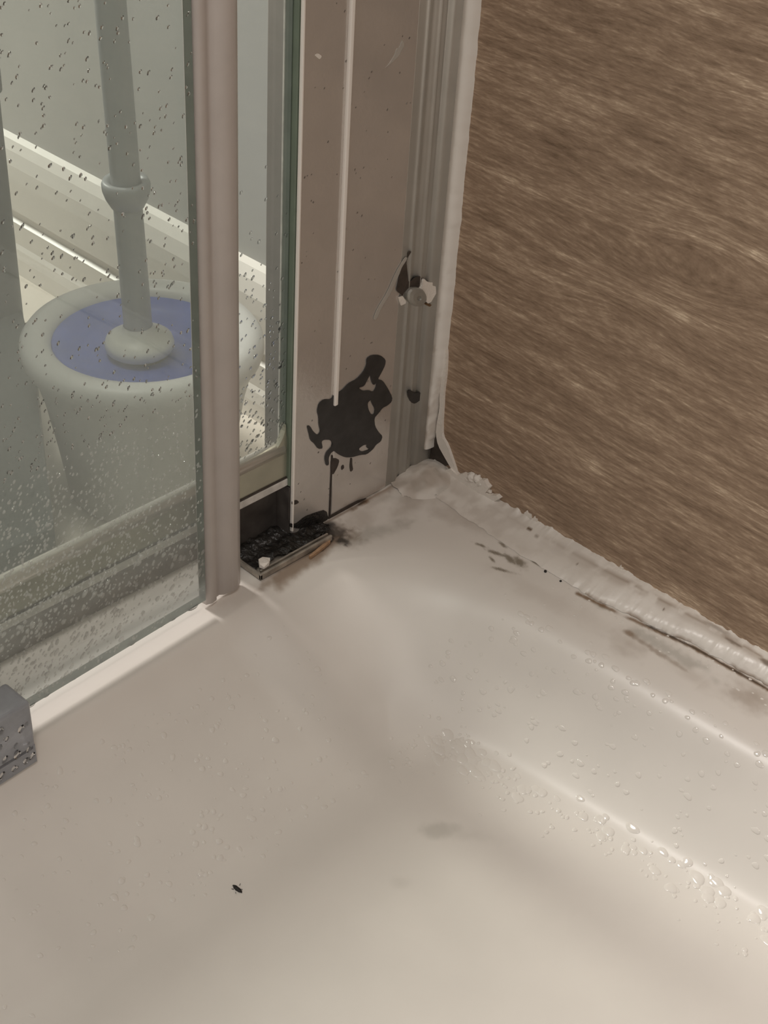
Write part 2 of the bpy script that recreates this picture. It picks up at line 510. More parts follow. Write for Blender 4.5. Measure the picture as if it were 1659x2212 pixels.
M = {}
M['wood'] = wood_mat()
M['paint'] = mat('pale_wall_paint', (0.58, 0.575, 0.555), 0.7, var=0.05, vscale=14)
M['skirting'] = mat('white_gloss_skirting', (0.84, 0.80, 0.74), 0.32, var=0.02)
M['floor'] = mat('beige_vinyl', (0.72, 0.66, 0.58), 0.45, var=0.05, vscale=30)
M['ceramic'] = stained('white_acrylic_tray', (0.80, 0.755, 0.70), 0.33, 0.5)
M['frame'] = mat('white_satin_frame', (0.66, 0.62, 0.58), 0.22, 0.6, var=0.05, vscale=35, bump=0.12, bscale=500)
M['channel'] = mat('dull_channel_aluminium', (0.58, 0.555, 0.51), 0.36, 0.35, var=0.09, vscale=40, bump=0.1)
M['trim'] = mat('white_trim_bead', (0.92, 0.86, 0.80), 0.3)  # lighter than the frame to paint in the light its edges catch
M['sealant'] = stained('white_sealant', (0.79, 0.74, 0.68), 0.30, 0.5, bump=0.2, bscale=260)
M['scrap'] = mat('torn_white_sealant', (0.82, 0.76, 0.69), 0.5, bump=0.5, bscale=900)
M['black'] = mat('bare_black_patch', (0.036, 0.034, 0.033), 0.42, var=0.25, vscale=150, bump=0.15)
M['mould'] = mat('wet_black_mould', (0.020, 0.018, 0.016), 0.28, var=0.5, vscale=400, bump=1.0, bscale=900)
M['dark_gap'] = mat('dark_gap', (0.055, 0.042, 0.034), 0.6, var=0.3, vscale=300)
M['grime'] = mat('brown_grime', (0.15, 0.085, 0.04), 0.5, var=0.4, vscale=400)
M['rail'] = mat('grimy_dark_rail', (0.13, 0.115, 0.105), 0.3, 0.5, var=0.35, vscale=90)
M['rail_face'] = mat('olive_grey_rail', (0.42, 0.405, 0.32), 0.26, 0.5, var=0.12, vscale=60)
M['trim_gloss'] = mat('pale_gloss_rail_top', (0.92, 0.87, 0.79), 0.25, 0.6)  # pale colour paints the highlight along the rounded rail top
M['rail_lip'] = mat('pale_rail_lip', (0.60, 0.57, 0.53), 0.4, var=0.2, vscale=200)
M['track'] = mat('tarnished_track_metal', (0.42, 0.38, 0.33), 0.35, 0.5, var=0.35, vscale=200)
M['glazing'] = mat('taupe_glazing_channel', (0.36, 0.33, 0.31), 0.3, 0.5, var=0.08)
M['gasket'] = mat('green_glazing_gasket', (0.165, 0.205, 0.155), 0.3, var=0.1)
M['edge_green'] = mat('green_glass_edge', (0.13, 0.15, 0.125), 0.25, spec=0.4, var=0.15, vscale=80)
M['door_glass'] = glass_mat('door_glass', (0.89, 0.902, 0.887), 0.11, (0.62, 0.63, 0.60), dirt=0.03, low=0.30)
M['panel_glass'] = glass_mat('fixed_panel_glass', (0.90, 0.925, 0.905), 0.06, (0.58, 0.60, 0.57))
M['seal'] = mat('milky_plastic_seal', (0.63, 0.575, 0.545), 0.36, var=0.04, bump=0.15)
M['block'] = mat('bluish_clear_plastic', (0.46, 0.47, 0.50), 0.22, trans=0.35, var=0.1, vscale=120, bump=0.6, bscale=350)
M['holder'] = mat('white_plastic_pot', (0.55, 0.545, 0.52), 0.4)
M['liner'] = mat('blue_plastic_liner', (0.085, 0.125, 0.42), 0.4, var=0.15, vscale=80)
M['handle'] = mat('grey_plastic_handle', (0.30, 0.315, 0.325), 0.4)
M['disc'] = mat('pale_splash_disc', (0.62, 0.62, 0.57), 0.4)
M['bristle'] = mat('white_bristles', (0.6, 0.6, 0.58), 0.7)
M['bin'] = mat('grey_plastic_body', (0.070, 0.076, 0.073), 0.5)
M['film_water'] = glass_mat('thin_clear_water', (0.99, 0.985, 0.98), 0.05, (0.84, 0.80, 0.75), ior=1.33, rough=0.05)
M['pale_water'] = glass_mat('milky_water', (0.94, 0.94, 0.93), 0.26, (0.86, 0.86, 0.83), ior=1.33, rough=0.04)  # pale haze paints the light caught in the lower door drops
M['tray_water'] = mat('water_over_white', (0.80, 0.755, 0.70), 0.07, spec=0.5)
M['water'] = mat('clear_water', (1, 1, 1), 0.0, trans=1.0, ior=1.33)
M['fleck'] = mat('black_fleck', (0.02, 0.017, 0.015), 0.5)
M['screw'] = mat('dull_grey_screw', (0.36, 0.345, 0.31), 0.38, 0.4, var=0.1, bump=0.3)

# ---------------------------------------------------------------- the setting
FZ = -0.06
o = box('wall_right', -0.032, -0.012, -0.046, 0.75, FZ, 0.75, M['wood'])
tag(o, 'brown wood-effect shower wall panel beside the white tray', 'wall', kind='structure')
o = box('wall_back', -0.30, -0.052, -1.3, 0.75, FZ, 0.75, M['paint'])
tag(o, 'pale green-grey bathroom wall behind the shower glass', 'wall', kind='structure')
o = box('floor', -0.30, 1.2, -1.3, 0.9, FZ - 0.05, FZ, M['floor'])
tag(o, 'beige bathroom floor beyond the shower glass', 'floor', kind='structure')
# moulded skirting on the back wall
sk = [(-0.052, FZ), (-0.0375, FZ), (-0.0375, FZ + 0.012), (-0.0385, FZ + 0.018), (-0.0400, FZ + 0.021), (-0.0400, FZ + 0.036),
      (-0.0430, FZ + 0.038), (-0.0430, FZ + 0.042), (-0.0395, FZ + 0.045), (-0.0400, FZ + 0.066), (-0.0410, FZ + 0.075),
      (-0.0440, FZ + 0.083), (-0.0480, FZ + 0.088), (-0.052, FZ + 0.090)]
n = len(sk)
vs = [(x, -0.048, z) for x, z in sk] + [(x, -1.3, z) for x, z in sk]
fs = [(i, (i + 1) % n, n + (i + 1) % n, n + i) for i in range(n)] + [tuple(range(n)), tuple(range(n, 2 * n))[::-1]]
o = obj('baseboard_back', vs, fs, M['skirting'])
bm = bmesh.new(); bm.from_mesh(o.data); bmesh.ops.recalc_face_normals(bm, faces=bm.faces); bm.to_mesh(o.data); bm.free()
tag(o, 'white moulded skirting board along the pale back wall', 'skirting board', kind='structure')

# ---------------------------------------------------------------- shower tray
RX, LY, RC = 0.034, 0.0085, 0.062        # edge where the rim rolls into the basin
FX, FY, FR = 0.088, 0.093, 0.022         # edge of the basin floor


def inset(px, py, r):
    """distance inward from a rounded inner corner, negative outside"""
    qx, qy = r - px, r - py
    d_corner = r - np.sqrt(np.maximum(qx, 0) ** 2 + np.maximum(qy, 0) ** 2)
    return np.where((qx > 0) & (qy > 0), d_corner, np.minimum(px, py))


def table(pts, wins=(9, 7)):
    t = np.array([p[0] for p in pts]); z = np.array([p[1] for p in pts])
    g = np.linspace(-0.4, 1.4, 901)
    v = np.interp(g, t, z)
    for w in wins:
        k = np.ones(w) / w
        v = np.convolve(np.pad(v, w // 2, mode='edge'), k, mode='valid')
    return g, v


G, PL = table([(-0.4, 0), (-0.005, 0.0), (0.02, -0.0012), (0.09, -0.0078), (0.16, -0.0118), (0.25, -0.0160), (0.40, -0.0215), (0.62, -0.0288), (0.85, -0.035), (1.0, -0.0368), (1.4, -0.0378)])
_, PC = table([(-0.4, 0), (-0.02, 0.0), (0.10, -0.0030), (0.25, -0.0100), (0.42, -0.0180), (0.65, -0.0280), (0.85, -0.0345), (1.0, -0.0368), (1.4, -0.0378)])
_, PR = table([(-0.4, 0.0), (-0.10, 0.0), (0.06, -0.0012), (0.2, -0.0058), (0.45, -0.0185), (0.64, -0.0285), (0.80, -0.0345), (1.0, -0.0366), (1.4, -0.0378)], (71, 51))


def tray_z(x, y):
    px = x - RX + 0.04 * (y - 0.10)
    d1 = inset(px, y - LY - 0.045 * (x - 0.13), RC)
    s2 = inset(x - FX + 0.13 * (y - 0.12), y - FY, FR)
    t = np.where(s2 < 0, d1 / np.maximum(d1 - s2, 1e-4), 1.0 + np.maximum(s2, 0) / 0.08)
    t = np.where(d1 < 0, np.clip(d1 / 0.06, -0.39, 0), t)
    t = np.clip(t, -0.39, 1.39)
    tx = (x - RX) / (FX - RX); ty = (y - LY) / (FY - LY)
    w = sstep(-0.15, 1.05, tx - ty)
    k = sstep(0.108, 0.138, x)
    z = (np.interp(t, G, PL) * k + np.interp(t, G, PC) * (1 - k)) * w + np.interp(t, G, PR) * (1 - w)
    z = z - 0.010 * np.maximum(s2 - 0.01, 0)
    # the rim sags a touch toward the corner where sealant is smeared over it
    z = z + 0.0022 * np.exp(-((x + 0.004) / 0.016) ** 2 - ((y + 0.004) / 0.016) ** 2)
    # rounded outer lip
    k = np.clip((-0.0505 - y) / 0.0075, 0, 1)
    z = z - 0.0075 * (1 - np.sqrt(np.maximum(1 - k * k, 0)))
    return z


xs = np.concatenate([np.arange(-0.012, 0.14, 0.0007), np.arange(0.14, 0.32, 0.0012), np.linspace(0.32, 0.62, 60)])
ys = np.concatenate([-0.0505 - 0.0075 * np.sin(np.linspace(math.pi / 2, 0.1, 10)), np.arange(-0.050, 0.0, 0.0012),
                     np.arange(0.0, 0.10, 0.0007), np.arange(0.10, 0.27, 0.0009), np.linspace(0.27, 0.62, 60)])
tray, V = heightfield('shower_tray', xs, ys, tray_z, M['ceramic'])
tag(tray, 'white moulded shower tray with wet shallow basin and stained corner rim', 'shower tray')
# outer skirt of the tray down to the floor
me = tray.data
bm = bmesh.new(); bm.from_mesh(me)
be = [e for e in bm.edges if e.is_boundary]
ret = bmesh.ops.extrude_edge_only(bm, edges=be)
for v in ret['geom']:
    if isinstance(v, bmesh.types.BMVert):
        v.co.z = FZ
bmesh.ops.recalc_face_normals(bm, faces=bm.faces)
for f in bm.faces: f.smooth = True
bm.to_mesh(me); bm.free()

co = np.empty(len(me.vertices) * 3, dtype=np.float32); me.vertices.foreach_get('co', co); co = co.reshape(-1, 3)
px, py = co[:, 0].astype(float) + 1.0, co[:, 1].astype(float) + 1.0
N1 = vnoise(px, py, 220, 1, 4); N2 = vnoise(px, py, 520, 9, 3); N3 = vnoise(px, py, 60, 17, 3)
st = np.zeros((len(co), 3))


def blob(ch, x, y, rx, ry, ang, amt, hard=0.5, nz=None):
    """a stain of its own shape: soft ellipse broken up by noise"""
    nz = N1 if nz is None else nz
    dx, dy = co[:, 0] - x, co[:, 1] - y
    ca, sa = math.cos(ang), math.sin(ang)
    u, v = (dx * ca + dy * sa) / rx, (-dx * sa + dy * ca) / ry
    d = np.sqrt(u * u + v * v) + (nz - 0.5) * 1.5
    st[:, ch] = np.maximum(st[:, ch], amt * sstep(1.0 + hard, 1.0 - hard, d))


def line_stain(ch, pts, w, amt, hard=0.6, nz=None, thr=0.0):
    nz = N1 if nz is None else nz
    best = np.full(len(co), 9.0)
    for (x0, y0), (x1, y1) in zip(pts[:-1], pts[1:]):
        ex, ey = x1 - x0, y1 - y0
        t = np.clip(((co[:, 0] - x0) * ex + (co[:, 1] - y0) * ey) / (ex * ex + ey * ey), 0, 1)
        best = np.minimum(best, np.hypot(co[:, 0] - x0 - t * ex, co[:, 1] - y0 - t * ey))
    d = best / w + (nz - 0.5) * 1.3
    st[:, ch] = np.maximum(st[:, ch], amt * sstep(1.0 + hard, 1.0 - hard, d) * sstep(thr, thr + 0.12, N3))


# mould and grime round the door guide and under the post
blob(0, 0.0625, -0.0085, 0.0075, 0.0055, 0.2, 0.95, 0.35)
blob(0, 0.0600, -0.0045, 0.0035, 0.0045, 0.0, 0.85, 0.4)
blob(0, 0.0700, -0.0270, 0.0090, 0.0090, 0.0, 0.97, 0.35)
blob(0, 0.0900, -0.0290, 0.0160, 0.0050, 0.0, 0.8, 0.5)
line_stain(0, [(0.066, -0.014), (0.104, -0.022)], 0.006, 0.96, 0.4)
line_stain(0, [(0.0625, -0.0015), (0.072, 0.0012)], 0.0012, 0.9, 0.5)
line_stain(1, [(0.060, -0.001), (0.100, 0.0045)], 0.0038, 0.75, 0.8)
blob(1, 0.079, 0.0035, 0.012, 0.0030, 0.15, 0.75, 0.7)
blob(1, 0.0625, -0.0030, 0.0055, 0.0060, 0.0, 0.7, 0.7)
blob(1, 0.1045, 0.0030, 0.0060, 0.0022, 0.2, 0.6, 0.8)
blob(1, 0.112, 0.0020, 0.0150, 0.0050, 0.0, 0.14, 0.9)
blob(1, 0.0340, -0.0115, 0.0060, 0.0014, 0.1, 0.95, 0.5); blob(0, 0.0345, -0.0118, 0.0040, 0.0010, 0.1, 0.7, 0.5)
blob(1, 0.0165, -0.0112, 0.0040, 0.0016, 0.1, 0.55, 0.7)
line_stain(1, [(0.010, -0.0115), (0.058, -0.0118)], 0.0010, 0.7, 0.8)
blob(2, 0.0520, 0.0060, 0.0200, 0.0040, -0.25, 0.42, 0.9)
blob(1, 0.0120, 0.0020, 0.0150, 0.0060, 0.3, 0.34, 0.9)
blob(1, 0.0080, 0.0240, 0.0060, 0.0160, 0.2, 0.28, 0.9)
blob(1, 0.0420, -0.0040, 0.0120, 0.0050, 0.1, 0.26, 0.9)
# greenish smears on the rim by the wall
for bx, by, rx, ry, a in ((0.0156, 0.0545, 0.0040, 0.0009, 1.9), (0.0143, 0.0610, 0.0044, 0.0014, 1.35), (0.0132, 0.0650, 0.0034, 0.0018, 1.2),
                          (0.0166, 0.0455, 0.0030, 0.0006, 1.8), (0.0225, 0.0640, 0.0040, 0.0008, 2.0), (0.0090, 0.0520, 0.0022, 0.0006, 1.5),
                          (0.0068, 0.0655, 0.0026, 0.0006, 1.4), (0.0205, 0.0560, 0.0020, 0.0006, 1.2), (0.0080, 0.0700, 0.0022, 0.0005, 1.5)):
    blob(2, bx, by, rx, ry, a, 0.95, 0.5, N2)
    blob(1, bx, by, rx * 1.2, ry * 1.3, a, 0.30, 0.8, N2)
blob(0, 0.0575, -0.0035, 0.0040, 0.0050, 0.0, 0.75, 0.8, N2)
blob(0, 0.0605, 0.0030, 0.0022, 0.0030, 0.2, 0.85, 0.6, N2)
blob(1, 0.0560, -0.0020, 0.0060, 0.0080, 0.0, 0.55, 0.9, N2)
blob(1, 0.0300, -0.0080, 0.0160, 0.0030, 0.15, 0.22, 0.9)
blob(2, 0.0150, -0.0020, 0.0120, 0.0030, -0.5, 0.25, 0.9)
# long brown crack line along the foot of the bead and rust below it
line_stain(1, [(0.0110, 0.0955), (0.0062, 0.128), (0.0026, 0.149), (0.0014, 0.184), (0.0012, 0.30)], 0.0011, 0.90, 0.7, N2, 0.22)
line_stain(0, [(0.0070, 0.118), (0.0024, 0.149), (0.0012, 0.184), (0.0008, 0.30)], 0.0005, 0.8, 0.6, None, 0.35)
line_stain(1, [(0.0160, 0.085), (0.0150, 0.115), (0.0170, 0.160)], 0.0012, 0.5, 0.9, N2, 0.42)
line_stain(2, [(0.0130, 0.085), (0.0120, 0.125), (0.0110, 0.180)], 0.0032, 0.45, 0.9, N2, 0.40)
blob(1, 0.0156, 0.1264, 0.0018, 0.0024, 0.0, 0.75, 0.6)
blob(1, 0.0205, 0.1300, 0.0055, 0.0070, 0.0, 0.32, 0.9)
blob(1, 0.0095, 0.1810, 0.0060, 0.0080, 0.2, 0.45, 0.9)
blob(1, 0.0170, 0.1600, 0.0040, 0.0080, 0.0, 0.18, 0.9)
blob(1, 0.0230, 0.0900, 0.0050, 0.0240, 0.1, 0.12, 0.9)
# a scuff on the basin floor
blob(2, 0.1240, 0.1230, 0.0065, 0.0030, -0.7, 0.32, 0.8)
blob(2, 0.1180, 0.1320, 0.0100, 0.0022, -0.9, 0.12, 0.9)
blob(2, 0.1520, 0.1300, 0.0030, 0.0022, -0.7, 0.12, 0.9)
vattr(tray, 'stain', st)


def tz(x, y):
    return float(tray_z(np.array([x]), np.array([y]))[0])


def tn(x, y, e=0.0006):
    return Vector((tz(x - e, y) - tz(x + e, y), tz(x, y - e) - tz(x, y + e), 2 * e)).normalized()


# ---------------------------------------------------------------- fixed screen: post, wall channel, panel
TOP = 0.66
screen = empty('shower_screen', (0.045, -0.03, 0))
tag(screen, 'fixed shower screen with pale metal post, wall channel and clear panel', 'shower screen')
S0 = Matrix.Translation((-0.045, 0.03, 0))


def under(o, parent, off):
    """keep o where it was built (world coordinates) under a thing whose base lies at -off"""
    o.parent = parent
    o.matrix_parent_inverse = Matrix.Translation(off)
    return o


def sc(o, parent=None):
    if parent is None:
        return under(o, screen, (-0.045, 0.03, 0))
    o.parent = parent
    o.matrix_parent_inverse = Matrix.Identity(4)
    return o


post_pts = [(0.0170, -0.0300), (0.0757, -0.0300), (0.0757, -0.0136), (0.0751, -0.0130), (0.0540, -0.0130), (0.0537, -0.0133), (0.0522, -0.0133), (0.0519, -0.0130), (0.0170, -0.0130)]
post = sc(extrude_profile('corner_post', post_pts, 0.0006, TOP, M['frame']))
tag(post, 'pale satin metal post with black worn patch')
sc(box('edge_bead', 0.0753, 0.0763, -0.0142, -0.0126, 0.004, TOP, M['trim'], bev=0.0003), post)
rib = sc(box('raised_rib', 0.0519, 0.0540, -0.0134, -0.0116, 0.060, TOP, M['trim'], bev=0.0005), post)
tag(rib, 'thin white raised line down the post')
for P in (FOOT_A, FOOT_B, FOOT_C):
    sc(flake('mould_edge', P, 'y', -0.01305, 0.0004, M['mould'] if P is FOOT_A else M['dark_gap']), post)
sc(box('seam', 0.0527, 0.0533, -0.0134, -0.01275, 0.0012, 0.034, M['dark_gap']), post)
pt = sc(flake('worn_patch', PATCH, 'y', -0.01305, 0.0005, M['black'], None, (HOLE_A, HOLE_B, HOLE_C)), post)
tag(pt, 'large ragged black patch on the post')
for nm, P in (('worn_drip', DRIP_A), ('worn_drip', DRIP_B), ('worn_drip', DRIP_C), ('smudge', SMUDGE)):
    sc(flake(nm, P, 'y', -0.01305, 0.00025, M['dark_gap']), post)

for P in (SCRATCH, CHIP):
    sc(flake('scuff', P, 'y', -0.01305, 0.0002, M['channel'] if P is SCRATCH else M['scrap']), post)
ch = []
for k in range(53):
    x = 0.0170 - 0.0255 * k / 52
    t = (0.0170 - x)
    y = -0.0131 + 0.0009 * math.exp(-((t - 0.0055) / 0.0007) ** 2) + 0.0008 * math.exp(-((t - 0.0125) / 0.0008) ** 2) \
        - 0.0007 * math.exp(-((t - 0.0090) / 0.0012) ** 2) + 0.0014 * float(sstep(0.0170, 0.0195, np.array(t))) - 0.0010 * math.exp(-((t - 0.0172) / 0.0006) ** 2)
    ch.append((x, y))
channel = sc(extrude_profile('wall_channel', ch + [(-0.0120, -0.0117), (-0.0120, -0.0300), (0.0170, -0.0300)], 0.0008, TOP, M['channel'], smooth=True))
tag(channel, 'ridged pale wall channel with exposed screw')
YC = -0.0128
sc(flake('gap', GAP, 'y', YC, 0.0004, M['dark_gap']), channel)
sc(flake('torn_sealant', TORN, 'y', YC, 0.0012, M['scrap'], it=0), channel)
sc(flake('torn_sealant', TORN_B, 'y', YC, 0.0007, M['scrap'], it=0), channel)
sc(flake('sealant_streak', STREAK, 'y', YC, 0.0002, M['channel']), channel)
sc(flake('rust_spot', BROWN, 'y', YC, 0.0013, M['grime']), channel)
sc(flake('worn_spot', HEART, 'y', YC, 0.0005, M['black']), channel)
# screw: a chamfered, slightly battered pan head
scx = sum(p[0] for p in SCREW) / len(SCREW); scz = sum(p[1] for p in SCREW) / len(SCREW)
vs, fs = [], []
rings = [(1.0, 0.0), (1.0, 0.0016), (0.90, 0.0024), (0.62, 0.0029), (0.26, 0.0029), (0.22, 0.0022)]
for s, h in rings:
    for (x, z) in smooth_poly(SCREW, 1):
        vs.append((scx + (x - scx) * s, YC + h, scz + (z - scz) * s))
n = len(vs) // len(rings)
for r in range(len(rings) - 1):
    for i in range(n):
        j = (i + 1) % n
        fs.append((r * n + i, r * n + j, (r + 1) * n + j, (r + 1) * n + i))
fs.append(tuple(range((len(rings) - 1) * n, len(rings) * n)))
s_o = obj('screw', vs, fs, M['screw'])
bm = bmesh.new(); bm.from_mesh(s_o.data); bmesh.ops.recalc_face_normals(bm, faces=bm.faces); bm.to_mesh(s_o.data); bm.free()
sc(s_o, channel)

# what shows on the post's flank through the panel: taupe return, pale line, green gasket
gch = sc(box('glazing_channel', 0.0750, 0.0768, -0.0306, -0.0218, 0.026, TOP, M['glazing'], bev=0.0004))
tag(gch, 'taupe metal return along the flank of the post')
sc(box('gasket_lip', 0.0752, 0.0771, -0.0220, -0.0212, 0.027, TOP, M['rail_lip'], bev=0.0002))
sc(box('glazing_gasket', 0.0750, 0.0768, -0.0213, -0.0146, 0.0275, TOP, M['gasket'], bev=0.0004))
def rail_section(x):
    return [(-0.0192, 0.0278), (-0.0165, 0.0300), (-0.0165, 0.0440), (-0.0168, 0.0455), (-0.0185, 0.0462), (-0.0192, 0.0455)]


def along_x(name, sec, x0, x1, m, smooth=False):
    n = len(sec)
    vs = [(x0, y, z) for y, z in sec] + [(x1, y, z) for y, z in sec]
    fs = [(i, (i + 1) % n, n + (i + 1) % n, n + i) for i in range(n)] + [tuple(range(n))[::-1], tuple(range(n, 2 * n))]
    o = obj(name, vs, fs, m)
    bm = bmesh.new(); bm.from_mesh(o.data); bmesh.ops.recalc_face_normals(bm, faces=bm.faces); bm.to_mesh(o.data); bm.free()
    if smooth:
        sm = np.ones(len(o.data.polygons), dtype=bool); sm[-2:] = False
        o.data.polygons.foreach_set('use_smooth', sm)
    return o


rail = sc(along_x('bottom_rail', rail_section(0), 0.0764, 0.60, M['rail_face']))
tag(rail, 'olive grey rail along the foot of the fixed panel')
top = [(-0.0188 + 0.0030 * math.cos(a), 0.0462 + 0.0036 * math.sin(a)) for a in [2 * math.pi * k / 20 for k in range(20)]]
sc(along_x('rounded_top', top, 0.0780, 0.60, M['trim_gloss'], True), rail)
shading = sc(along_x('bottom_sill', [(-0.0340, 0.0004), (-0.0340, 0.0130), (-0.0330, 0.0140), (-0.0300, 0.0140), (-0.0290, 0.0130), (-0.0290, 0.0004)], 0.106, 0.60, M['rail']))  # added dark strip, hides and shades the lit rim under the rail
tag(shading, 'dark low sill strip under the fixed panel')
# the rail top sweeps up into the post gasket
arc, vs, fs = [], [], []
for k in range(13):
    a = math.pi * 1.5 - (math.pi / 2) * k / 12
    arc.append((0.0900 + 0.0125 * math.cos(a), 0.0585 + 0.0125 * math.sin(a)))
for y in (-0.0165, -0.0192):
    vs += [(x, y, z) for x, z in arc] + [(0.0764, y, 0.0455)]
n = len(arc) + 1
fs = [tuple(range(n)), tuple(range(n, 2 * n))[::-1]] + [(i, (i + 1) % n, n + (i + 1) % n, n + i) for i in range(n)]
o = obj('corner_fillet', vs, fs, M['rail_face'])
bm = bmesh.new(); bm.from_mesh(o.data); bmesh.ops.recalc_face_normals(bm, faces=bm.faces); bm.to_mesh(o.data); bm.free()
sc(o, rail)
sc(box('rail_lip', 0.0764, 0.60, -0.0185, -0.0156, 0.0276, 0.0312, M['rail_lip'], bev=0.0004), rail)
sc(box('rail_groove', 0.0764, 0.60, -0.0185, -0.0160, 0.0311, 0.0321, M['dark_gap']), rail)


def pane(name, x0, x1, y0, y1, z0, z1, m_face, m_edge):
    bm = box_bm(x0, x1, y0, y1, z0, z1)
    me = bpy.data.meshes.new(name)
    bm.normal_update()
    for f in bm.faces:
        f.material_index = 0 if abs(f.normal.y) > 0.9 else 1
    bm.to_mesh(me); bm.free()
    me.materials.append(m_face); me.materials.append(m_edge)
    o = bpy.data.objects.new(name, me); COL.objects.link(o)
    return o


gp = sc(pane('glass_panel', 0.0772, 0.60, -0.0205, -0.0172, 0.0465, TOP, M['panel_glass'], M['edge_green']))
tag(gp, 'fixed panel of clear glass with droplets')
it = []
for k in range(330):
    x = random.uniform(0.078, 0.1145)
    z = 0.051 + abs(random.gauss(0, 0.045)) if k < 340 else random.uniform(0.051, 0.3)
    r = random.uniform(0.00028, 0.00065)
    it.append(((x, -0.0172, z), (0, 1, 0), (-1, 0, 1.2), r * random.uniform(1.2, 1.9), r, r * 0.6))
wd = domes('water_droplets', it, M['water']); sc(wd, gp); wd['kind'] = 'stuff'
it = []
for k in range(90):
    x = random.uniform(0.018, 0.075); z = random.uniform(0.01, 0.25)
    r = random.uniform(0.00018, 0.00042)
    it.append(((x, -0.0130, z), (0, 1, 0), (-1, 0, 1.2), r * 1.4, r, r * 0.6))
wd = domes('water_droplets', it, M['film_water']); sc(wd, post); wd['kind'] = 'stuff'

# ---------------------------------------------------------------- floor guide at the foot of the screen
guide = empty('door_guide', (0.084, -0.008, 0))
tag(guide, 'short tarnished metal door guide full of black mould at the post foot', 'door guide')
ang = math.radians(-2.0)


def ug(o, parent=None):
    if parent is None:
        return under(o, guide, (-0.084, 0.008, 0))
    o.parent = parent; return o


ug(box('base_plate', 0.0640, 0.1045, -0.0165, 0.0000, 0.0004, 0.0011, M['track'], bev=0.0002))
ug(box('side_plate', 0.0759, 0.0766, -0.0300, -0.0146, 0.0004, 0.0268, M['rail'], bev=0.0002))
bp = ug(box('back_plate', 0.0764, 0.1140, -0.0240, -0.0226, 0.0004, 0.0262, M['rail'], bev=0.0004))  # widened behind the seal to block stray light on the tray
tag(bp, 'dark plate standing behind the guide')
ug(box('front_wall', 0.0640, 0.1060, -0.0010, 0.0002, 0.0006, 0.0034, M['track'], bev=0.0003))
ug(box('front_wall', 0.0640, 0.1035, -0.0034, -0.0024, 0.0006, 0.0030, M['track'], bev=0.0003))
ug(box('end_wall', 0.1047, 0.1060, -0.0160, 0.0002, 0.0006, 0.0032, M['track'], bev=0.0003))


def mould_z(x, y):
    X, Y = x + 1, y + 1
    return 0.0010 + 0.0034 * vnoise(X, Y, 260, 31, 4) * sstep(0.112, 0.098, x)


def mould_keep(x, y):
    e = (vnoise(x + 1, y + 1, 240, 41, 3) - 0.5) * 0.009
    return (y + e > -0.0235 - 0.3 * np.maximum(x - 0.085, 0)) & (y < -0.0035 - 0.09 * np.maximum(x - 0.075, 0) + 0.4 * e) & (x > 0.0605 + e) & (x < 0.1045 - 0.3 * np.maximum(-y - 0.012, 0) + 0.2 * e)


mo, _ = heightfield('mould', np.arange(0.055, 0.108, 0.0005), np.arange(-0.030, 0.0, 0.0005), mould_z, M['mould'], None, mould_keep)
ug(mo); tag(mo, 'wet black mould filling the guide')
o, _ = heightfield('mould', np.arange(0.058, 0.070, 0.0004), np.arange(-0.0128, -0.001, 0.0004),
                   lambda x, y: 0.0006 + 0.0022 * vnoise(x + 1, y + 1, 300, 51, 3), M['mould'], None,
                   lambda x, y: np.hypot((x - 0.0635) / 0.005, (y + 0.0085) / 0.0042) + (vnoise(x + 1, y + 1, 500, 55, 3) - 0.5) * 1.4 < 1)
ug(o)
# pale flake lying in the guide
ol = [(0.0962, -0.0048), (0.0985, -0.0070), (0.1012, -0.0066), (0.1030, -0.0040), (0.1022, -0.0020), (0.0992, -0.0022), (0.0975, -0.0034)]
vs = [(x, y, 0.0050 + 0.0006 * math.sin(x * 3000)) for x, y in ol] + [(x, y, 0.0034) for x, y in ol]
n = len(ol)
o = obj('paint_flake', vs, [tuple(range(n)), tuple(range(n, 2 * n))[::-1]] + [(i, (i + 1) % n, n + (i + 1) % n, n + i) for i in range(n)], M['scrap'])
tag(o, 'small pale flake caught in the mouldy door guide', 'flake')
ol = [(0.0640, -0.0010), (0.0660, 0.0010), (0.0720, 0.0022), (0.0800, 0.0032), (0.0800, 0.0022), (0.0730, 0.0008), (0.0680, -0.0002)]
vs = [(x, y, tz(x, y) + 0.0016) for x, y in ol] + [(x, y, tz(x, y) + 0.0002) for x, y in ol]
n = len(ol)
o = obj('wood_splinter', vs, [tuple(range(n)), tuple(range(n, 2 * n))[::-1]] + [(i, (i + 1) % n, n + (i + 1) % n, n + i) for i in range(n)],
        mat('tan_splinter', (0.40, 0.25, 0.15), 0.6, var=0.25, vscale=500))
tag(o, 'tan sliver lying on the tray along the door guide', 'splinter')

# ---------------------------------------------------------------- sliding door
DX, DY, DR = 0.1355, 0.0, math.radians(2.6)
door = empty('sliding_door', (DX, DY, 0), DR)
tag(door, 'sliding glass shower door covered in water droplets, standing open', 'shower door')
dg = pane('glass_pane', 0.0, 0.50, -0.0040, 0.0, 0.0062, 0.68, M['door_glass'], M['edge_green'])
dg.parent = door
tag(dg, 'clear green-edged glass with dense droplets')
sp = [(-0.0012, -0.0062), (-0.0016, -0.0022), (-0.0040, -0.0012), (-0.0068, -0.0016), (-0.0082, -0.0030), (-0.0098, -0.0032), (-0.0112, -0.0020), (-0.0150, -0.0010),
      (-0.0185, -0.0012), (-0.0215, -0.0030), (-0.0225, -0.0062), (-0.0215, -0.0078), (-0.0120, -0.0070)]
sp = [(x + 0.0004, y + 0.0010) for x, y in sp]
se = extrude_profile('edge_seal', sp, 0.0022, 0.68, M['seal'], door, smooth=True)
tag(se, 'milky pinkish plastic seal strip')
